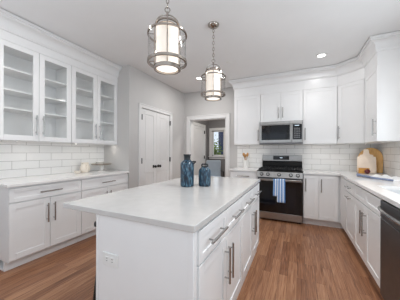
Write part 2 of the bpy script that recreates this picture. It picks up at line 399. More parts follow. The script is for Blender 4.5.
crown('trim_1', [(XL + .001, 1.05), (-2.911, 1.05), (-2.911, YRET - .001)], crown_prof(LZ1), 'white crown moulding over the glass-door cabinets')
crown('trim_2', [(-1.213, YB - .001), (-1.213, 4.241), (.625, 4.241), (.94, 3.98), (.94, 3.42), (XR - .001, 3.42)], crown_prof(BZ1), 'white crown moulding over the cabinets by the range')
for nm, bx, lb in (('baseboard_left', (XL, XL + .015, YF, 1.05), 'white baseboard on the left wall'), ('baseboard_closet', (XC, XC + .015, 2.7, 2.915), 'white baseboard beside the closet doors'),
               ('baseboard_back', (DX1 + w, -1.222, YB - .015, YB), 'white baseboard beside the doorway')):
    b = MB(); b.box(*bx, 0, .12); struct(b.done(nm, 'trim', bevel=.003), lb, 'baseboard')

# backsplash tile
b = MB(); b.box(XL, XL + .008, 1.03, YRET, .914, LZ0 - .0); struct(b.done('wall_tile_left', 'tileY', smooth=False), 'white subway tile backsplash on the left wall', 'backsplash')
b = MB(); b.box(-1.235, XR, YB - .008, YB, .914, BZ0); b.box(-.674, .092, YB - .008, YB, .80, 1.0)
struct(b.done('wall_tile_back', 'tileX', smooth=False), 'white subway tile backsplash behind the range', 'backsplash')
b = MB(); b.box(XR - .008, XR, 2.8, YB - .008, .914, BZ0); b.box(XR - .008, XR, 1.53, 2.8, .914, 1.05)
struct(b.done('wall_tile_right', 'tileY', smooth=False), 'white subway tile backsplash on the right wall', 'backsplash')

# closet doors (leaf on a wall facing +X) and hall door
def panel_leaf(name, y0, y1, z1, xf, panels, mt, label, hinge_y, knob_y, hz=(.25, 1.08, 1.90), stile=.095):
    b = MB(); zs = [0.012] + [z for p in panels for z in p] + [z1]
    b.box(xf - .035, xf, y0, y0 + stile, .012, z1); b.box(xf - .035, xf, y1 - stile, y1, .012, z1)
    for i in range(0, len(zs), 2): b.box(xf - .035, xf, y0 + stile, y1 - stile, zs[i], zs[i + 1])
    for a, c in panels:
        b.box(xf - .028, xf - .008, y0 + stile, y1 - stile, a, c)
        b.box(xf - .009, xf - .003, y0 + stile + .03, y1 - stile - .03, a + .03, c - .03)
    d = struct(b.done(name, mt, bevel=.003), label, 'door')
    for z in hz:
        b = MB(); b.cyl((xf + .016, hinge_y, z - .05), (xf + .016, hinge_y, z + .05), .014, n=10); b.box(xf - .002, xf + .010, hinge_y - .002, hinge_y + .002, z - .05, z + .05)
        b.done('hinge', 'blackmetal', d)
    if knob_y is not None:
        b = MB(); b.cyl((xf, knob_y, .955), (xf + .008, knob_y, .955), .03, n=20); b.cyl((xf, knob_y, .955), (xf + .045, knob_y, .955), .011)
        b.sphere((xf + .055, knob_y, .955), .028, sx=.75); b.done('door_knob', 'blackmetal', d)
    return d
PN = [(.22, .845), (1.06, 1.97)]
panel_leaf('door_1', 2.993, 3.463, 2.07, -2.636, PN, 'trim', 'left leaf of the white double closet doors', 2.993, 3.365)
panel_leaf('door_2', 3.467, 3.937, 2.07, -2.636, PN, 'trim', 'right leaf of the white double closet doors', 3.937, 3.515)
casing_x('trim_5', 5.38, 6.20, 2.06, .085, HX, 'white casing round the door beyond the doorway')
panel_leaf('door_3', 5.383, 6.197, 2.055, HX + .012, PN, 'trim', 'white panel door in the room beyond the doorway', 6.197, 5.45, stile=.11)

# ------------------------------------------------------------------ cabinetry
def shaker(b, x0, x1, z0, z1, y=-.02, t=.02, rail=.06, panel=True):
    b.box(x0, x0 + rail, y, y + t, z0, z1); b.box(x1 - rail, x1, y, y + t, z0, z1)
    b.box(x0 + rail, x1 - rail, y, y + t, z0, z0 + rail); b.box(x0 + rail, x1 - rail, y, y + t, z1 - rail, z1)
    if panel: b.box(x0 + rail - .004, x1 - rail + .004, y + .0065, y + t, z0 + rail - .004, z1 - rail + .004)
def handle(parent, p, vertical, L=.22, y=-.02, m='nickel', off=.034):
    b = MB(); x, z = p; dx, dz = (0, L / 2) if vertical else (L / 2, 0)
    b.cyl((x - dx, y - off, z - dz), (x + dx, y - off, z + dz), .0078, n=12)
    for s in (-1, 1):
        k = .72 * s; b.cyl((x + dx * k, y + .0, z + dz * k), (x + dx * k, y - off, z + dz * k), .005, n=10)
    return b.done('handle', m, parent)
G = .0027
def door(parent, x0, x1, z0, z1, hnd=None, hz='top', L=.22, rail=.06, name='door', glass_=False, hm='nickel'):
    b = MB(); shaker(b, x0 + G, x1 - G, z0 + G, z1 - G, rail=rail, panel=not glass_)
    d = b.done(name, 'cab', parent, bevel=.0015)
    if glass_:
        b = MB(); b.box(x0 + rail - .004, x1 - rail + .004, -.012, -.008, z0 + rail - .004, z1 - rail + .004); b.done('glass_pane', 'pane', d)
    if hnd:
        hx = x0 + .037 if hnd == 'l' else x1 - .037
        hzc = z1 - .06 - L / 2 if hz == 'top' else z0 + .075 + L / 2
        handle(d, (hx, hzc), True, L, m=hm)
    return d
def drawer(parent, x0, x1, z0, z1, L=.24, rail=.042, name='drawer', hz=None, hm='nickel', pull=True):
    b = MB(); shaker(b, x0 + G, x1 - G, z0 + G, z1 - G, rail=rail)
    d = b.done(name, 'cab', parent, bevel=.0015)
    if pull: handle(d, ((x0 + x1) / 2, (z0 + z1) / 2 if hz is None else hz), False, L, m=hm)
    return d
TOP, DB = .882, .118
def base(label, loc, rz, w, depth=.59, toe=.07, group=None, name='base_cabinet', low=0, cat='cabinet'):
    t = thing(name, label, cat, loc, rz, group)
    b = MB(); b.box(0, w, 0, depth, .11, TOP if not low else low); b.done('body', 'cab', t, bevel=.001)
    b = MB(); b.box(.0, w, toe, toe + .02, 0, .11); b.box(0, w, toe + .02, depth, 0, .02); b.done('toe_kick', 'cab', t, bevel=.002)
    return t
# left run: door faces at X = -2.647
LX = -2.667
LG = 'white base cabinets on the left wall'
def left_base(y0, w, label):
    t = base(label, (LX, y0, 0), PI / 2, w, toe=.068, group=LG)
    drawer(t, 0, w, .715, .866, L=.24)
    door(t, 0, w / 2, DB, .711, 'r'); door(t, w / 2, w, DB, .711, 'l')
    return t
t = left_base(1.056, .778, 'white base cabinet with two doors at the near end of the left counter')
b = MB(); b.box(-.004, 0, -.018, .59, .11, TOP); b.done('end_panel', 'cab', t)
left_base(1.836, .848, 'white base cabinet below the cake stand, next to the closet return wall')
b = MB(); b.box(XL + .001, -2.622, 1.03, YRET - .001, TOP, .914)
tag(b.done('countertop', 'quartz', bevel=.003), 'white quartz countertop along the left wall under the glass-door cabinets', 'countertop')
# left glass-door wall cabinets, door face X = -2.911
def glass_upper(y0, w, label):
    t = thing('wall_cabinet', label, 'cabinet', (-2.931, y0, 0), PI / 2, 'glass-door wall cabinets')
    dpt = .328 - .001
    b = MB(); z0, z1 = LZ0, LZ1; k = .018
    b.box(0, k, 0, dpt, z0, z1); b.box(w - k, w, 0, dpt, z0, z1); b.box(k, w - k, 0, dpt, z0, z0 + k); b.box(k, w - k, 0, dpt, z1 - k, z1); b.box(k, w - k, dpt - .01, dpt, z0 + k, z1 - k)
    b.box(w / 2 - .02, w / 2 + .02, 0, .018, z0 + k, z1 - k)
    b.done('body', 'cab', t)
    for xs in (k + .001, w / 2 + .021):  # hidden glowing strips added to brighten the cabinet interior
        b = MB(); b.box(xs, xs + .010, .003, .015, z0 + .04, z1 - .04); b.done('cabinet_fill', 'cabfill', t)
    for z in (1.735, 1.945, 2.185):
        b = MB(); b.box(k, w - k, .03, dpt - .012, z, z + .018); b.done('shelf', 'cab', t, bevel=.001)
    door(t, 0, w / 2, z0, z1, 'r', 'bottom', glass_=True, L=.24); door(t, w / 2, w, z0, z1, 'l', 'bottom', glass_=True, L=.24)
    return t
glass_upper(1.05, .811, 'white wall cabinet with two glass doors, nearer the camera')
glass_upper(1.863, .825, 'white wall cabinet with two glass doors, beside the closet return wall')

# back run, door faces at Y = 3.9755
BY = 3.9955
t = base('white base cabinet on the left of the range, half hidden by the island', (-1.213, BY, 0), 0, .538)
drawer(t, 0, .538, .715, .866); door(t, 0, .269, DB, .711, 'r'); door(t, .269, .538, DB, .711, 'l')
b = MB(); b.box(-1.238, -.675, 3.95, YB - .009, TOP, .914)
tag(b.done('countertop', 'quartz', bevel=.003), 'short white quartz countertop left of the range, under the spoon crock', 'countertop')
t = base('white base cabinet right of the range with two tall doors reaching the corner', (.096, BY, 0), 0, 1.17)
door(t, 0, .232, DB, .866, 'l', L=.22); door(t, .232, .512, DB, .866, 'l', L=.22)
# right run, door faces at X = .626
RX = .646
t = base('white base cabinet with two short pulls, between the corner and the sink cabinet', (RX, 3.952, 0), -PI / 2, .892)
b = MB(); b.box(0, .40, -.02, -.001, DB, .866); b.done('filler', 'cab', t, bevel=.001)
drawer(t, .40, .892, .715, .866, L=.2); drawer(t, .40, .892, DB, .711, L=.2, hz=.655, rail=.06, name='pull_out_door')
t = base('white sink cabinet with two false fronts and two doors, beside the dishwasher', (RX, 3.058, 0), -PI / 2, .894, low=.69)
drawer(t, 0, .447, .715, .866, pull=False, name='false_front'); drawer(t, .447, .894, .715, .866, pull=False, name='false_front')
door(t, 0, .447, DB, .711, 'r', L=.24); door(t, .447, .894, DB, .711, 'l', L=.24)
# L-shaped worktop with the sink cut-out
SX0, SX1, SY0, SY1 = .745, 1.14, 1.97 + .21, 2.70
b = MB()
for q in ((.093, XR - .009, 3.95, YB - .009), (.614, XR - .009, SY1, 3.95), (.614, SX0, SY0, SY1), (SX1, XR - .009, SY0, SY1), (.614, XR - .009, 1.53, SY0)):
    b.box(*q, TOP, .914)
tag(b.done('countertop', 'quartz'), 'L-shaped white quartz countertop with the sink along the right wall', 'countertop')
t = thing('kitchen_sink', 'pale grey undermount sink set in the right countertop', 'sink', (.94, 2.44, .702))
b = MB(); hx, hy = (SX1 - SX0) / 2 + .006, (SY1 - SY0) / 2 + .006
for q in ((-hx, hx, -hy, hy, 0, .004), (-hx, -hx + .006, -hy, hy, 0, .18), (hx - .006, hx, -hy, hy, 0, .18), (-hx, hx, -hy, -hy + .006, 0, .18), (-hx, hx, hy - .006, hy, 0, .18)): b.box(*q)
b.done('basin', 'sinksteel', t, bevel=.002)
b = MB(); b.lathe([(0, .007), (.03, .007), (.042, .005), (.042, .004)], (0, 0, 0), 24); b.done('drain', 'nickel', t)
# dishwasher
t = thing('dishwasher', 'dark stainless dishwasher at the right edge, beside the sink cabinet', 'dishwasher', (RX, 2.16, 0), -PI / 2)
b = MB(); b.box(.0, .598, 0, .57, .02, .875); b.done('body', 'black', t)
b = MB(); b.box(.004, .596, -.03, -.001, .10, .725); b.done('front_panel', 'darksteel', t, bevel=.006)
b = MB(); b.box(.004, .596, -.03, -.001, .729, .866); b.done('control_strip', 'darksteel', t, bevel=.006)
pts = [(.02 + .56 * i / 16, -.03 - .036 * math.sin(PI * min(1, max(0, i / 16))) ** .5 - .004, .808) for i in range(17)]
b = MB(); b.tube(pts, .013, 10); b.done('handle', 'nickel', t)
b = MB(); b.box(.0, .60, .05, .06, 0, .1); b.done('toe_kick', 'black', t)

# ------------------------------------------------------------------ back wall cabinets, faces at Y = 4.241
UY, UD = 4.261, YB - .001 - 4.261
def upper(label, loc, rz, w, z0, z1, depth=UD):
    t = thing('wall_cabinet', label, 'cabinet', loc, rz)
    b = MB(); b.box(0, w, 0, depth, z0, z1); b.done('body', 'cab', t, bevel=.001)
    return t
MW1 = 1.835
t = upper('tall white wall cabinet left of the microwave, with a single door', (-1.213, UY, 0), 0, .539, BZ0, BZ1)
door(t, 0, .539, BZ0, BZ1, 'r', 'bottom')
t = upper('short white wall cabinet with two doors directly above the microwave', (-.672, UY, 0), 0, .762, MW1, BZ1)
door(t, 0, .381, MW1, BZ1, 'r', 'bottom', L=.2); door(t, .381, .762, MW1, BZ1, 'l', 'bottom', L=.2)
t = upper('tall white single-door wall cabinet right of the microwave', (.092, UY, 0), 0, .532, BZ0, BZ1)
door(t, 0, .532, BZ0, BZ1, 'l', 'bottom')
# diagonal corner cabinet
ang = -math.atan2(.261, .315); Ld = math.hypot(.261, .315)
t = thing('wall_cabinet', 'diagonal white wall cabinet set across the corner above the cutting boards', 'cabinet', (.625, 4.241, 0), 0)
b = MB()
nx, ny = math.sin(ang), -math.cos(ang)
q = [(.626, 4.262), (.626, YB - .001), (XR - .001, YB - .001), (XR - .001, 3.981), (.961, 3.981), (.945, 3.99)]
b.prism([(x - .625, y - 4.241, BZ0) for x, y in q], (0, 0, BZ1 - BZ0)); b.done('body', 'cab', t)
b = MB(); shaker(b, .008, Ld - .008, BZ0 + G, BZ1 - G, y=0., t=.014)
d = b.done('door', 'cab', t, bevel=.0015); d.rotation_euler = (0, 0, ang)
handle(d, (.04, BZ0 + .185), True, .22, y=0.)
t = upper('white wall cabinet on the right wall with a bare end panel facing the camera', (.96, 3.979, 0), -PI / 2, .559, BZ0, BZ1, XR - .001 - .96)
door(t, .01, .559, BZ0, BZ1, 'r', 'bottom')

# under-cabinet light strips; near, right and corner ones added to brighten the tile
def light_bar(c, L, rz, label):      # local -y is the room side; a small lip shields the diffuser from the room
    t = thing('light_bar', label, 'light', c, rz, 'slim light bars under the wall cabinets')
    b = MB(); b.box(-L / 2, L / 2, -.02, .02, -.006, 0); b.box(-L / 2, L / 2, -.026, -.02, -.0135, 0); b.done('housing', 'plastic', t)
    b = MB(); b.box(-L / 2 + .01, L / 2 - .01, -.016, .018, -.009, -.006); b.done('diffuser', 'led', t)
light_bar((-3.02, 1.455, LZ0), .36, PI / 2, 'added slim light bar under the nearer glass-door cabinet')
light_bar((-2.98, 2.32, LZ0), .70, PI / 2, 'slim light bar under the glass-door cabinet above the cake stand')
light_bar((-.94, 4.36, BZ0), .46, 0, 'slim light bar under the wall cabinet above the spoon crock')
light_bar((.36, 4.36, BZ0), .46, 0, 'added slim light bar under the wall cabinet right of the microwave')
light_bar((.88, 4.22, BZ0), .30, ang, 'added slim light bar under the diagonal corner wall cabinet')

# ------------------------------------------------------------------ microwave
t = thing('microwave', 'stainless over-the-range microwave with a dark window', 'microwave', (-.671, 4.13, 1.402))
mw, mh = .759, .431
b = MB(); b.box(0, mw, .012, .46, 0, mh); b.done('body', 'steel', t, bevel=.003)
b = MB(); b.box(0, mw, -.012, .012, mh - .055, mh); b.done('top_grille', 'steel', t, bevel=.004)
d_ = MB(); d_.box(0.002, .578, -.014, .012, .03, mh - .058); dr = d_.done('door', 'steel', t, bevel=.004)
b = MB(); b.box(.042, .545, -.0165, -.013, .082, mh - .068); b.done('window', 'blackglass', dr, bevel=.001)
b = MB(); b.box(.09, .50, -.0172, -.016, .115, mh - .098); b.done('screen', 'cavity', dr)
b = MB(); b.cyl((.565, -.05, .05), (.565, -.05, mh - .03), .012); b.box(.557, .573, -.05, -.012, .07, .09); b.box(.557, .573, -.05, -.012, mh - .09, mh - .07); b.done('handle', 'steel', dr)
b = MB(); b.box(.582, mw - .002, -.014, .012, .03, mh - .058); b.done('control_panel', 'steel', t, bevel=.003)
b = MB(); b.box(.594, mw - .014, -.0165, -.013, .085, mh - .066); cp = b.done('keypad', 'blackglass', t, bevel=.001)
for j in range(6):
    for i in range(3):
        b = MB(); x = .616 + i * .036; z = .112 + j * .033; b.box(x, x + .026, -.0175, -.016, z, z + .02); b.done('key', 'darksteel', cp)
b = MB(); b.box(.625, .70, -.0175, -.016, mh - .098, mh - .085); b.done('display', 'display', cp)
b = MB(); b.box(.002, mw - .002, -.010, .012, 0, .028)
for i in range(14): b.box(.05 + i * .048, .085 + i * .048, -.012, -.009, .008, .016)
b.done('vent', 'darksteel', t, bevel=.001)

# ------------------------------------------------------------------ range
RW = .758
t = thing('gas_range', 'stainless gas range with black oven door and cooktop', 'range', (-.67, 3.94, 0))
b = MB(); b.box(0, RW, .02, .63, .03, .905)
for x in (.03, RW - .06):
    for y in (.06, .57): b.box(x, x + .03, y, y + .03, 0, .03)
b.done('body', 'darksteel', t, bevel=.003)
b = MB(); b.box(.004, RW - .004, -.002, .02, .035, .158); b.done('storage_drawer', 'steel', t, bevel=.006)
b = MB(); b.box(.004, RW - .004, -.012, .02, .165, .755); od = b.done('oven_door', 'blackglass', t, bevel=.005)
b = MB(); b.box(.004, RW - .004, -.016, .019, .730, .757); b.done('door_rail', 'steel', od, bevel=.003)
b = MB(); b.box(.11, RW - .11, -.0135, -.011, .27, .62); b.done('window', 'cavity', od, bevel=.001)
b = MB(); b.cyl((.03, -.06, .762), (RW - .03, -.06, .762), .0135, n=20)
for x in (.05, RW - .05): b.box(x - .01, x + .01, -.06, -.014, .738, .768)
b.done('handle', 'steel', od, bevel=.001)
b = MB(); b.prism([(.0, -.065, .800), (.0, .02, .790), (0, .06, .905), (0, -.04, .905)], (RW, 0, 0)); cpn = b.done('control_panel', 'steel', t, bevel=.004)
nrm = Vector((0, -.97, .24)).normalized()
for i, x in enumerate((.08, .19, .38, .57, .68)):
    c = Vector((x, -.052, .853)); b = MB()
    b.cyl(c + nrm * .006, c + nrm * .036, .021, .018, n=24)
    b.rbox(c + nrm * .037, (.006, .004, .032), Matrix.Identity(4)); b.done('knob', 'steel', cpn)
    b = MB(); b.cyl(c - nrm * .004, c + nrm * .008, .031, n=24); b.done('knob_shadow', 'black', cpn)  # black ring stands in for the dark shadow round the knob
b = MB(); b.box(-.002, RW + .002, -.055, .585, .905, .922); b.done('cooktop', 'black', t, bevel=.004)
for x, y, r in ((.16, .16, .05), (.16, .42, .04), (.38, .29, .055), (.60, .16, .05), (.60, .42, .04)):
    b = MB(); b.lathe([(0, .012), (r * .7, .012), (r * .75, .006), (r, .004), (r, 0)], (x, y, .922), 24); b.done('burner', 'iron', t)
for k in range(3):
    x0, x1 = .012 + k * .246, .012 + k * .246 + .242; b = MB(); z0, z1 = .942, .956
    for x in (x0 + .01, x0 + .075, (x0 + x1) / 2, x1 - .075, x1 - .01): b.box(x - .006, x + .006, .03, .56, z0, z1)
    for y in (.035, .16, .29, .42, .555): b.box(x0 + .004, x1 - .004, y - .006, y + .006, z0, z1)
    for x in (x0 + .01, x1 - .01):
        for y in (.035, .29, .555): b.box(x - .007, x + .007, y - .007, y + .007, .922, z0)
    b.done('grate', 'iron', t, bevel=.002)
b = MB(); b.prism([(0, .585, .905), (0, .645, .905), (0, .645, 1.072), (0, .60, 1.072), (0, .575, 1.0), (0, .575, .93)], (RW, 0, 0)); b.done('rear_vent', 'black', t, bevel=.004)
b = MB(); b.box(0, RW, .593, .645, 1.072, 1.198); bgd = b.done('backguard', 'steel', t, bevel=.005)
b = MB(); b.box(.215, .52, .590, .594, 1.098, 1.178); dsp = b.done('display_panel', 'blackglass', bgd, bevel=.001)
b = MB(); b.box(.345, .395, .5885, .5905, 1.132, 1.146); b.done('clock_display', 'display', dsp)

# striped towel over the oven handle
def hang(b, x0, x1, ytop, ztop, zf, zb, r=.0165, nx=22, ph=0., amp=.006, uv0=0., uv1=1.):
    """cloth strip draped over a bar at (ytop, ztop)"""
    prof = []
    n = 14
    for i in range(n): prof.append((ytop - r, zf + (ztop - zf) * i / n, 1 - i / n))
    for i in range(9): a = PI - PI * i / 8; prof.append((ytop + r * math.cos(a), ztop + r * math.sin(a), 0))
    for i in range(1, n + 1): prof.append((ytop + r, ztop + (zb - ztop) * i / n, i / n * .25))
    uvl = b.bm.loops.layers.uv.verify(); rows = []
    for j in range(nx + 1):
        f = j / nx
        row = []
        for y, z, k in prof:
            wv = math.sin(f * PI * 4 + ph) * amp * min(1, k * 1.6 + .15)
            xx = x0 + (x1 - x0) * f; xx += (f - .5) * .012 * k
            row.append(b.bm.verts.new((xx, y - abs(wv) * 1.2 * (1 if y < ytop else -.3), z)))
        rows.append(row)
    for j in range(nx):
        for i in range(len(prof) - 1):
            fc = b.bm.faces.new((rows[j][i], rows[j + 1][i], rows[j + 1][i + 1], rows[j][i + 1]))
            for lp, jj in zip(fc.loops, (j, j + 1, j + 1, j)): lp[uvl].uv = (uv0 + (uv1 - uv0) * jj / nx, 0)
b = MB(); hang(b, -.385, -.255, 3.88, .762, .475, .60, r=.0165, uv0=0, uv1=.30)
tw = b.done('dish_towel', 'stripe'); tag(tw, 'blue and white striped dish towel hanging on the oven door handle', 'towel')
md = tw.modifiers.new('thick', 'SOLIDIFY'); md.thickness = .003
b = MB(); hang(b, -.315, -.190, 3.88, .762, .372, .64, r=.0235, ph=1., uv0=.3, uv1=.62)
f2 = b.done('front_fold', 'stripe', tw); md = f2.modifiers.new('thick', 'SOLIDIFY'); md.thickness = .003

# ------------------------------------------------------------------ island, door faces at X = -.455
IX = -.448
IG = 'cabinet units of the island'
def island_unit(y0, w, label): return base(label, (IX, y0, 0), PI / 2, w, depth=.595, group=IG, name='island_cabinet', toe=.012)
t = island_unit(.878, .902, 'near white island cabinet with the outlet end panel, two drawers and two doors')
b = MB(); b.box(-.032, -.001, -.018, .635, 0, TOP)
b.box(-.035, -.032, -.018, .010, 0, TOP); b.box(-.035, -.032, .615, .635, 0, TOP)
b.done('end_panel', 'cab', t, bevel=.0015)
def island_fronts(t, x0, w):
    m = w / 2
    drawer(t, x0, m, .695, .866, L=.25); drawer(t, m, w, .695, .866, L=.25)
    door(t, x0, m, DB, .691, 'r', L=.235); door(t, m, w, DB, .691, 'l', L=.235)
island_fronts(t, .02, .902)
t = island_unit(1.782, .862, 'far white island cabinet at the range end, with two drawers and two doors')
island_fronts(t, 0, .862)
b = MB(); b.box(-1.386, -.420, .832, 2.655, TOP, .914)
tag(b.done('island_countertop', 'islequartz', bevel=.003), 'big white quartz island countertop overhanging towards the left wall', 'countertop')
t = thing('electrical_outlet', 'white duplex outlet plate on the island end panel', 'outlet', (-.965, .846, .632))
b = MB(); b.box(-.06, .06, -.005, 0, -.037, .037); b.done('plate', 'plastic', t, bevel=.002)
for s in (-1, 1):
    b = MB(); b.box(s * .021 - .016, s * .021 + .016, -.0075, -.004, -.017, .017); sk = b.done('socket', 'plastic', t, bevel=.002)
    b = MB()
    for dz in (-.007, .007): b.box(s * .021 - .006, s * .021 + .004, -.0082, -.007, dz - .0012, dz + .0012)
    b.done('slots', 'blackmetal', sk)
# stool tucked under the overhang
t = thing('bar_stool', 'black backless counter stool tucked under the left overhang of the island', 'stool', (-1.262, 1.29, 0))
b = MB(); b.box(-.188, .188, -.188, .188, .655, .70); b.done('seat', 'stoolblack', t, bevel=.014, seg=3)
for sx in (-1, 1):
    for sy in (-1, 1):
        b = MB(); b.cyl((sx * .185, sy * .185, 0), (sx * .135, sy * .135, .66), .013, .017, n=12); b.done('leg', 'stoolblack', t)
b = MB(); q = .172
for p1, p2 in (((-q, -q), (q, -q)), ((q, -q), (q, q)), ((q, q), (-q, q)), ((-q, q), (-q, -q))): b.cyl((*p1, .2), (*p2, .2), .009, n=10)
b.done('footrest', 'stoolblack', t)

# ------------------------------------------------------------------ vases on the island
t = thing('vase', 'taller streaked blue ceramic bottle vase on the island', 'vase', (-.977, 1.770, .914))
b = MB(); b.lathe([(0, 0), (.056, 0), (.063, .006), (.0655, .02), (.0665, .215), (.064, .228), (.040, .252), (.034, .258), (.028, .258), (.028, .2), (0, .19)], n=40); b.done('body', 'vase', t)
b = MB(); b.lathe([(.034, .256), (.031, .264), (.032, .292), (.038, .310), (.036, .313), (.028, .310), (.027, .257)], n=32); b.done('neck', 'vaseneck', t)
b = MB(); b.tube([(.050, .0, .243), (.068, .02, .247), (.074, .022, .234), (.064, .015, .220)], .005, 8); b.done('lug', 'vaseneck', t)
t = thing('vase', 'shorter streaked blue ceramic vase with a looped top on the island', 'vase', (-.833, 1.870, .914))
b = MB(); b.lathe([(0, 0), (.052, 0), (.058, .006), (.0605, .02), (.061, .145), (.057, .162), (.040, .180), (.035, .186), (.028, .186), (.028, .12), (0, .1)], n=40); b.done('body', 'vase', t)
b = MB(); b.lathe([(.035, .184), (.033, .190), (.033, .197), (.028, .197), (.028, .184)], n=32); b.done('neck', 'vaseneck', t)
b = MB(); b.tube([(-.031, 0, .190), (-.031, 0, .208), (-.027, 0, .216), (.027, 0, .216), (.031, 0, .208), (.031, 0, .190)], .007, 10); b.done('loop_handle', 'vaseneck', t)

# ------------------------------------------------------------------ pendants over the island
def ring(b, r, z, w, h, n=48): b.lathe([(r - w, z - h), (r, z - h), (r, z + h), (r - w, z + h)], n=n, close=True)
def pendant(loc, label, rz):
    t = thing('pendant_lamp', label, 'lamp', loc, rz, 'pendant lamps over the island')
    zc = H - loc[2]
    b = MB(); b.lathe([(0, zc - .04), (.02, zc - .04), (.05, zc - .028), (.064, zc - .012), (.066, zc - .0005), (0, zc - .0005)]); b.done('canopy', 'polnickel', t)
    z = .462; b = MB(); k = 0
    while z < zc - .04:
        pts = []
        for i in range(14):
            a = 2 * PI * i / 14; u, v = .010 * math.cos(a), .0225 * math.sin(a) + z + .020
            pts.append((u, 0, v) if k % 2 else (0, u, v))
        b.tube(pts, .0028, 6, closed=True); z += .036; k += 1
    b.done('chain', 'polnickel', t)
    b = MB(); pts = [(.019 * math.cos(2 * PI * i / 20), 0, .450 + .019 * math.sin(2 * PI * i / 20)) for i in range(20)]; b.tube(pts, .0035, 8, closed=True); b.cyl((0, 0, .405), (0, 0, .434), .009); b.done('hanging_loop', 'polnickel', t)
    b = MB(); b.lathe([(0, .330), (.06, .328), (.076, .322), (.079, .316), (.072, .316), (0, .320)]); b.done('top_cap', 'polnickel', t)
    for a0 in (0, PI / 2):
        b = MB(); pts = [(.086 * math.cos(q) * math.cos(a0), .086 * math.cos(q) * math.sin(a0), .335 + .078 * math.sin(q)) for q in [PI * i / 20 for i in range(21)]]; b.tube(pts, .0045, 8); b.done('arch', 'polnickel', t)
    for r, z, wd, hh in ((.090, .335, .012, .006), (.148, .260, .011, .006), (.148, .055, .014, .009), (.100, .010, .016, .012)):
        b = MB(); ring(b, r, z, wd, hh); b.done('ring', 'polnickel', t)
    for i in range(4):
        a = PI / 2 * i; c, s = math.cos(a), math.sin(a); b = MB()
        b.tube([(.088 * c, .088 * s, .335), (.094 * c, .094 * s, .29), (.094 * c, .094 * s, .02)], .0042, 8)
        b.cyl((.09 * c, .09 * s, .260), (.142 * c, .142 * s, .260), .004, n=8); b.cyl((.09 * c, .09 * s, .055), (.142 * c, .142 * s, .055), .004, n=8)
        b.done('strut', 'polnickel', t)
    b = MB(); b.lathe([(.083, .015), (.083, .31), (.080, .31), (.080, .015)], n=48, close=True); b.done('frosted_shade', 'frosted', t)
    b = MB(); b.lathe([(0, .010), (.080, .010), (.080, .014), (0, .014)], n=40); b.done('diffuser', 'bulb', t)
    b = MB(); b.lathe([(.141, .058), (.141, .256), (.1385, .256), (.1385, .058)], n=48, close=True); b.done('glass_drum', 'lampglass', t)
    return t
pendant((-.9, 2.257, 1.875), 'glass and nickel lantern pendant further away, nearer the range', .379)
pendant((-.887, 1.29, 1.868), 'glass and nickel lantern pendant nearer the camera, over the near half of the island', .602)

# ------------------------------------------------------------------ downlights
def downlight(x, y, label, power=7.0):
    t = thing('downlight', label, 'ceiling light', (x, y, H - .012), 0, 'recessed ceiling downlights')
    b = MB(); b.lathe([(.052, 0), (.070, 0), (.075, .006), (.075, .0115), (.052, .0115)], n=40, close=True); b.done('trim_ring', 'plastic', t)
    b = MB(); b.lathe([(0, .004), (.052, .004), (.052, .010), (0, .010)], n=40); b.done('lens', 'lampdisc', t)
    l = area('downlight_beam', (x, y, H - .016), (0, 0, 0), .12, .12, power, (1, .985, .97), 'DISK')
    l.parent = None
downlight(.331, 3.66, 'recessed ceiling downlight in front of the tall wall cabinets right of the range', 2.5)
downlight(-1.81, 3.76, 'recessed ceiling downlight behind the farther pendant, near the doorway', 9)
downlight(.331, 1.85, 'added unseen ceiling downlight above the sink aisle', 23)  # added out of view to brighten the sink side
downlight(-1.95, .95, 'added unseen ceiling downlight above the left aisle', 9)  # added out of view to lift the base cabinet faces
b = MB(); b.lathe([(0, -.006), (.045, -.006), (.055, 0), (0, 0)], (-1.036, 3.30, H - .0005), 32)
tag(b.done('ceiling_sensor', 'plastic'), 'small flat white disc on the ceiling between farther pendant and the range', 'sensor')

# ------------------------------------------------------------------ counter things, left
def put(o, label, cat, loc, rot=(0, 0, 0), group=None):
    o.location = loc; o.rotation_euler = rot; return tag(o, label, cat, group)
t = thing('cake_stand', 'taupe plate on a white pedestal foot in the far corner of the left counter', 'cake stand', (-3.02, 2.45, .914))
b = MB(); b.lathe([(0, 0), (.062, 0), (.062, .006), (.032, .018), (.020, .045), (.022, .092), (.055, .106), (0, .106)]); b.done('pedestal', 'china', t)
b = MB(); b.lathe([(0, .107), (.10, .107), (.15, .116), (.166, .130), (.160, .133), (.10, .121), (0, .121)], n=40); b.done('plate', 'taupe', t)
b = MB(); b.lathe([(0, .0), (.035, 0), (.055, .014), (.070, .046), (.066, .047), (.05, .018), (0, .010)])
put(b.done('bowl', 'china'), 'small white bowl standing on the taupe cake stand', 'bowl', (-3.02, 2.42, 1.036))
t = thing('pitcher', 'cream ceramic pitcher beside the cake stand on the left counter', 'pitcher', (-3.09, 2.20, .914))
b = MB(); b.lathe([(0, 0), (.050, 0), (.070, .02), (.078, .060), (.064, .105), (.048, .132), (.054, .158), (.049, .158), (.043, .132), (0, .12)]); b.done('body', 'cream', t)
b = MB(); b.tube([(.055, -.02, .125), (.088, -.03, .125), (.098, -.034, .085), (.07, -.024, .050)], .008, 8); b.done('handle', 'cream', t)
b = MB(); b.lathe([(0, 0), (.026, 0), (.040, .012), (.044, .040), (.040, .040), (.036, .013), (0, .007)])
put(b.done('cup', 'cream'), 'small cream cup left of the pitcher on the left counter', 'cup', (-3.05, 2.045, .914))

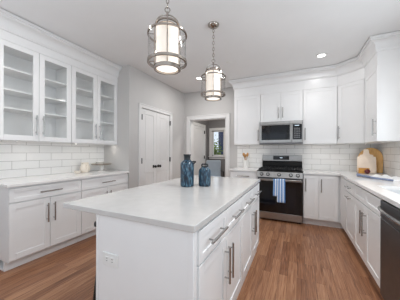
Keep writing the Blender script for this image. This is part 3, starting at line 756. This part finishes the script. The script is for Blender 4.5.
# spoon crock
t = thing('utensil_crock', 'white ceramic crock holding wooden spoons left of the range', 'crock', (-1.0, 4.42, .914))
b = MB(); b.lathe([(0, 0), (.05, 0), (.055, .006), (.055, .155), (.058, .165), (.05, .165), (.048, .02), (0, .015)]); b.done('body', 'china', t)
def make_spoon(base_, top, hw, hl, label):
    p, q = Vector(base_), Vector(top); d = (q - p).normalized(); b = MB()
    b.cyl((0, 0, 0), q - p, .006, n=10)
    side = Vector((d.z, 0, -d.x)).normalized(); nrm_ = d.cross(side)
    rows = []; n = 16
    prof = [(math.sin(PI * i / 10), -math.cos(PI * i / 10)) for i in range(11)]
    c = q - p + d * hl * .8
    for r, z in prof:
        if r < 1e-6: rows.append([b.bm.verts.new(c + d * z * hl)])
        else: rows.append([b.bm.verts.new(c + d * z * hl + side * r * hw * math.cos(2 * PI * k / n) + nrm_ * r * .008 * math.sin(2 * PI * k / n)) for k in range(n)])
    for a, e in zip(rows, rows[1:]):
        for k in range(n):
            j = (k + 1) % n
            if len(a) == 1: b.bm.faces.new((a[0], e[j], e[k]))
            elif len(e) == 1: b.bm.faces.new((a[k], a[j], e[0]))
            else: b.bm.faces.new((a[k], a[j], e[j], e[k]))
    o = b.done('wooden_spoon', 'spoonwood'); return put(o, label, 'spoon', p, group='wooden spoons in the crock')
make_spoon((-.985, 4.41, .932), (-1.035, 4.41, 1.16), .028, .045, 'wooden spoon leaning left in the white crock')
make_spoon((-1.01, 4.43, .932), (-.975, 4.43, 1.16), .026, .045, 'wooden spoon leaning right in the white crock')
make_spoon((-1.00, 4.395, .932), (-1.006, 4.392, 1.14), .022, .040, 'wooden spoon standing upright in the middle of the white crock')

# ------------------------------------------------------------------ counter things, right
def board(name, outline, th, m, loc, tilt, label, rz=0, hole=None):
    b = MB(); b.prism([(x, 0, z) for x, z in outline], (0, th, 0))
    o = b.done(name, m, bevel=.004); o.location = loc; o.rotation_euler = (tilt, 0, rz); return tag(o, label, 'cutting board')
arch = [(-.172, 0), (.172, 0), (.172, .225)] + [(.172 * math.cos(PI * i / 24), .225 + .205 * math.sin(PI * i / 24)) for i in range(1, 24)] + [(-.172, .225)]
board('cutting_board', arch, .02, 'oak', (1.10, 4.37, .9225), -.26, 'golden round-topped wooden cutting board leaning in the corner on the right', -.40)
pl = [(-.125, 0), (.125, 0), (.125, .255), (.118, .268), (.092, .272), (.088, .302), (.05, .308), (.038, .335), (.035, .385), (.022, .40), (-.022, .40), (-.035, .385), (-.038, .335), (-.05, .308), (-.088, .302), (-.092, .272), (-.118, .268), (-.125, .255)]
board('cutting_board', pl, .018, 'palewood', (1.045, 4.27, .9195), -.20, 'pale whitewashed cutting board with a handle leaning in front of the round-topped one', -.10)
b = MB(); b.box(-.07, .07, -.03, .03, 0, .085); b.box(-.055, .055, -.032, -.029, .014, .071)
put(b.done('wooden_box', 'blockwood', bevel=.006), 'small honey-coloured wooden block in front of the pale cutting board', 'box', (.985, 4.19, .9145), (0, 0, -.15))
b = MB(); b.sphere((0, 0, .037), .039, 1, 1, .95, n=20); fr = b.done('fruit', 'fruit'); put(fr, 'dark red round fruit in front of the honey-coloured block', 'fruit', (1.01, 4.105, .9145))
b = MB(); b.cyl((0, 0, .070), (.004, 0, .086), .0025, n=8); b.done('stem', 'bark', fr)
# folded towel with a rolled blue edge
t = thing('dish_towel', 'white towel with rolled blue edge lying on the right counter by the cutting boards', 'towel', (0, 0, .9148))
b = MB(); nU, nV = 26, 16; rows = []
A, Bq, Cq = Vector((.80, 3.53)), Vector((1.02, 3.13)), Vector((.24, .10))
for i in range(nU + 1):
    row = []
    for j in range(nV + 1):
        p = A.lerp(Bq, i / nU) + Cq * (j / nV); hgt = .012 + .011 * (math.sin(i * .55 + j * .3) + 1) * .5 + .018 * math.exp(-((j / nV - .72) / .16) ** 2) * (1 + .6 * math.sin(i * .9))
        if i in (0, nU) or j in (0, nV): hgt = .001
        row.append(b.bm.verts.new((p.x, p.y, hgt)))
    rows.append(row)
for i in range(nU):
    for j in range(nV): b.bm.faces.new((rows[i][j], rows[i + 1][j], rows[i + 1][j + 1], rows[i][j + 1]))
b.done('folded_cloth', 'cloth', t)
b = MB(); pts = []; rr = []
for i in range(25):
    f = i / 24; p = Vector((.765, 3.55)).lerp(Vector((1.0, 3.13)), f)
    r_ = .016 + .007 * math.exp(-(f / .08) ** 2) - .005 * f; rr.append(r_); pts.append((p.x + .012 * math.sin(f * 7), p.y, r_ + .001 + .002 * (1 + math.sin(f * 9))))
b.tube(pts, rr, 14); o = b.done('rolled_edge', 'clothblue', t); o['label'] = 'rolled blue edge of the towel'

# ------------------------------------------------------------------ chair in the far room
t = thing('armchair', 'pale blue-grey upholstered chair under the window beyond the doorway', 'chair', (-2.36, 6.05, 0), .5)
b = MB(); b.box(-.24, .24, -.24, .24, .38, .48); b.done('seat', 'chairfab', t, bevel=.03, seg=3)
b = MB(); b.box(-.24, .24, .19, .27, .46, .98); b.done('backrest', 'chairfab', t, bevel=.03, seg=3)
for sx in (-1, 1):
    b = MB(); b.box(sx * .25 - .02, sx * .25 + .02, -.22, .24, .62, .66); b.box(sx * .25 - .018, sx * .25 + .018, -.2, -.16, .36, .62); b.done('armrest', 'darkwood', t, bevel=.006)
    for sy in (-1, 1):
        b = MB(); b.cyl((sx * .22, sy * .21, 0), (sx * .21, sy * .2, .39), .014, .02, n=12); b.done('leg', 'darkwood', t)

# ------------------------------------------------------------------ outside the far window
b = MB(); b.box(-14, 4, 6.7, 30, -.4, -.3); struct(b.done('ground', 'grass', smooth=False), 'green lawn outside the far window', 'lawn')
t = thing('house', 'slate blue neighbouring house seen through the far window', 'house', (-3.58, 13.0, -.3))
b = MB(); b.box(-1.2, 5, 0, 6, 0, 6)
for i in range(40): b.box(-1.21, 5.01, -.02, .0, .15 * i + .01, .15 * i + .13)
b.done('wall', 'siding', t)
b = MB(); b.prism([(-1.6, -.4, 6), (-1.6, 3, 8), (-1.6, 6.4, 6)], (7, 0, 0)); b.done('roof', 'roof', t)
t = thing('tree', 'leafy green tree outside the far window, left of the slate house', 'tree', (-4.38, 10.6, -.3))
b = MB(); b.cyl((0, 0, 0), (.05, 0, 1.6), .07, .04, n=10); b.done('trunk', 'bark', t)
b = MB()
for i in range(2600):
    p = Vector((random.gauss(0, .26), random.gauss(0, .26), 1.35 + random.gauss(0, .36)))
    Rm = Matrix.Rotation(random.uniform(0, 6.3), 4, 'Z') @ Matrix.Rotation(random.uniform(0, 3.1), 4, 'X'); k = random.uniform(.04, .08)
    vs = [b.bm.verts.new(p + Rm @ Vector(v)) for v in ((-k, 0, 0), (0, -k * .6, .01), (k, 0, 0), (0, k * .6, .01))]; b.bm.faces.new(vs)
b.done('foliage', 'leaf', t, smooth=False)
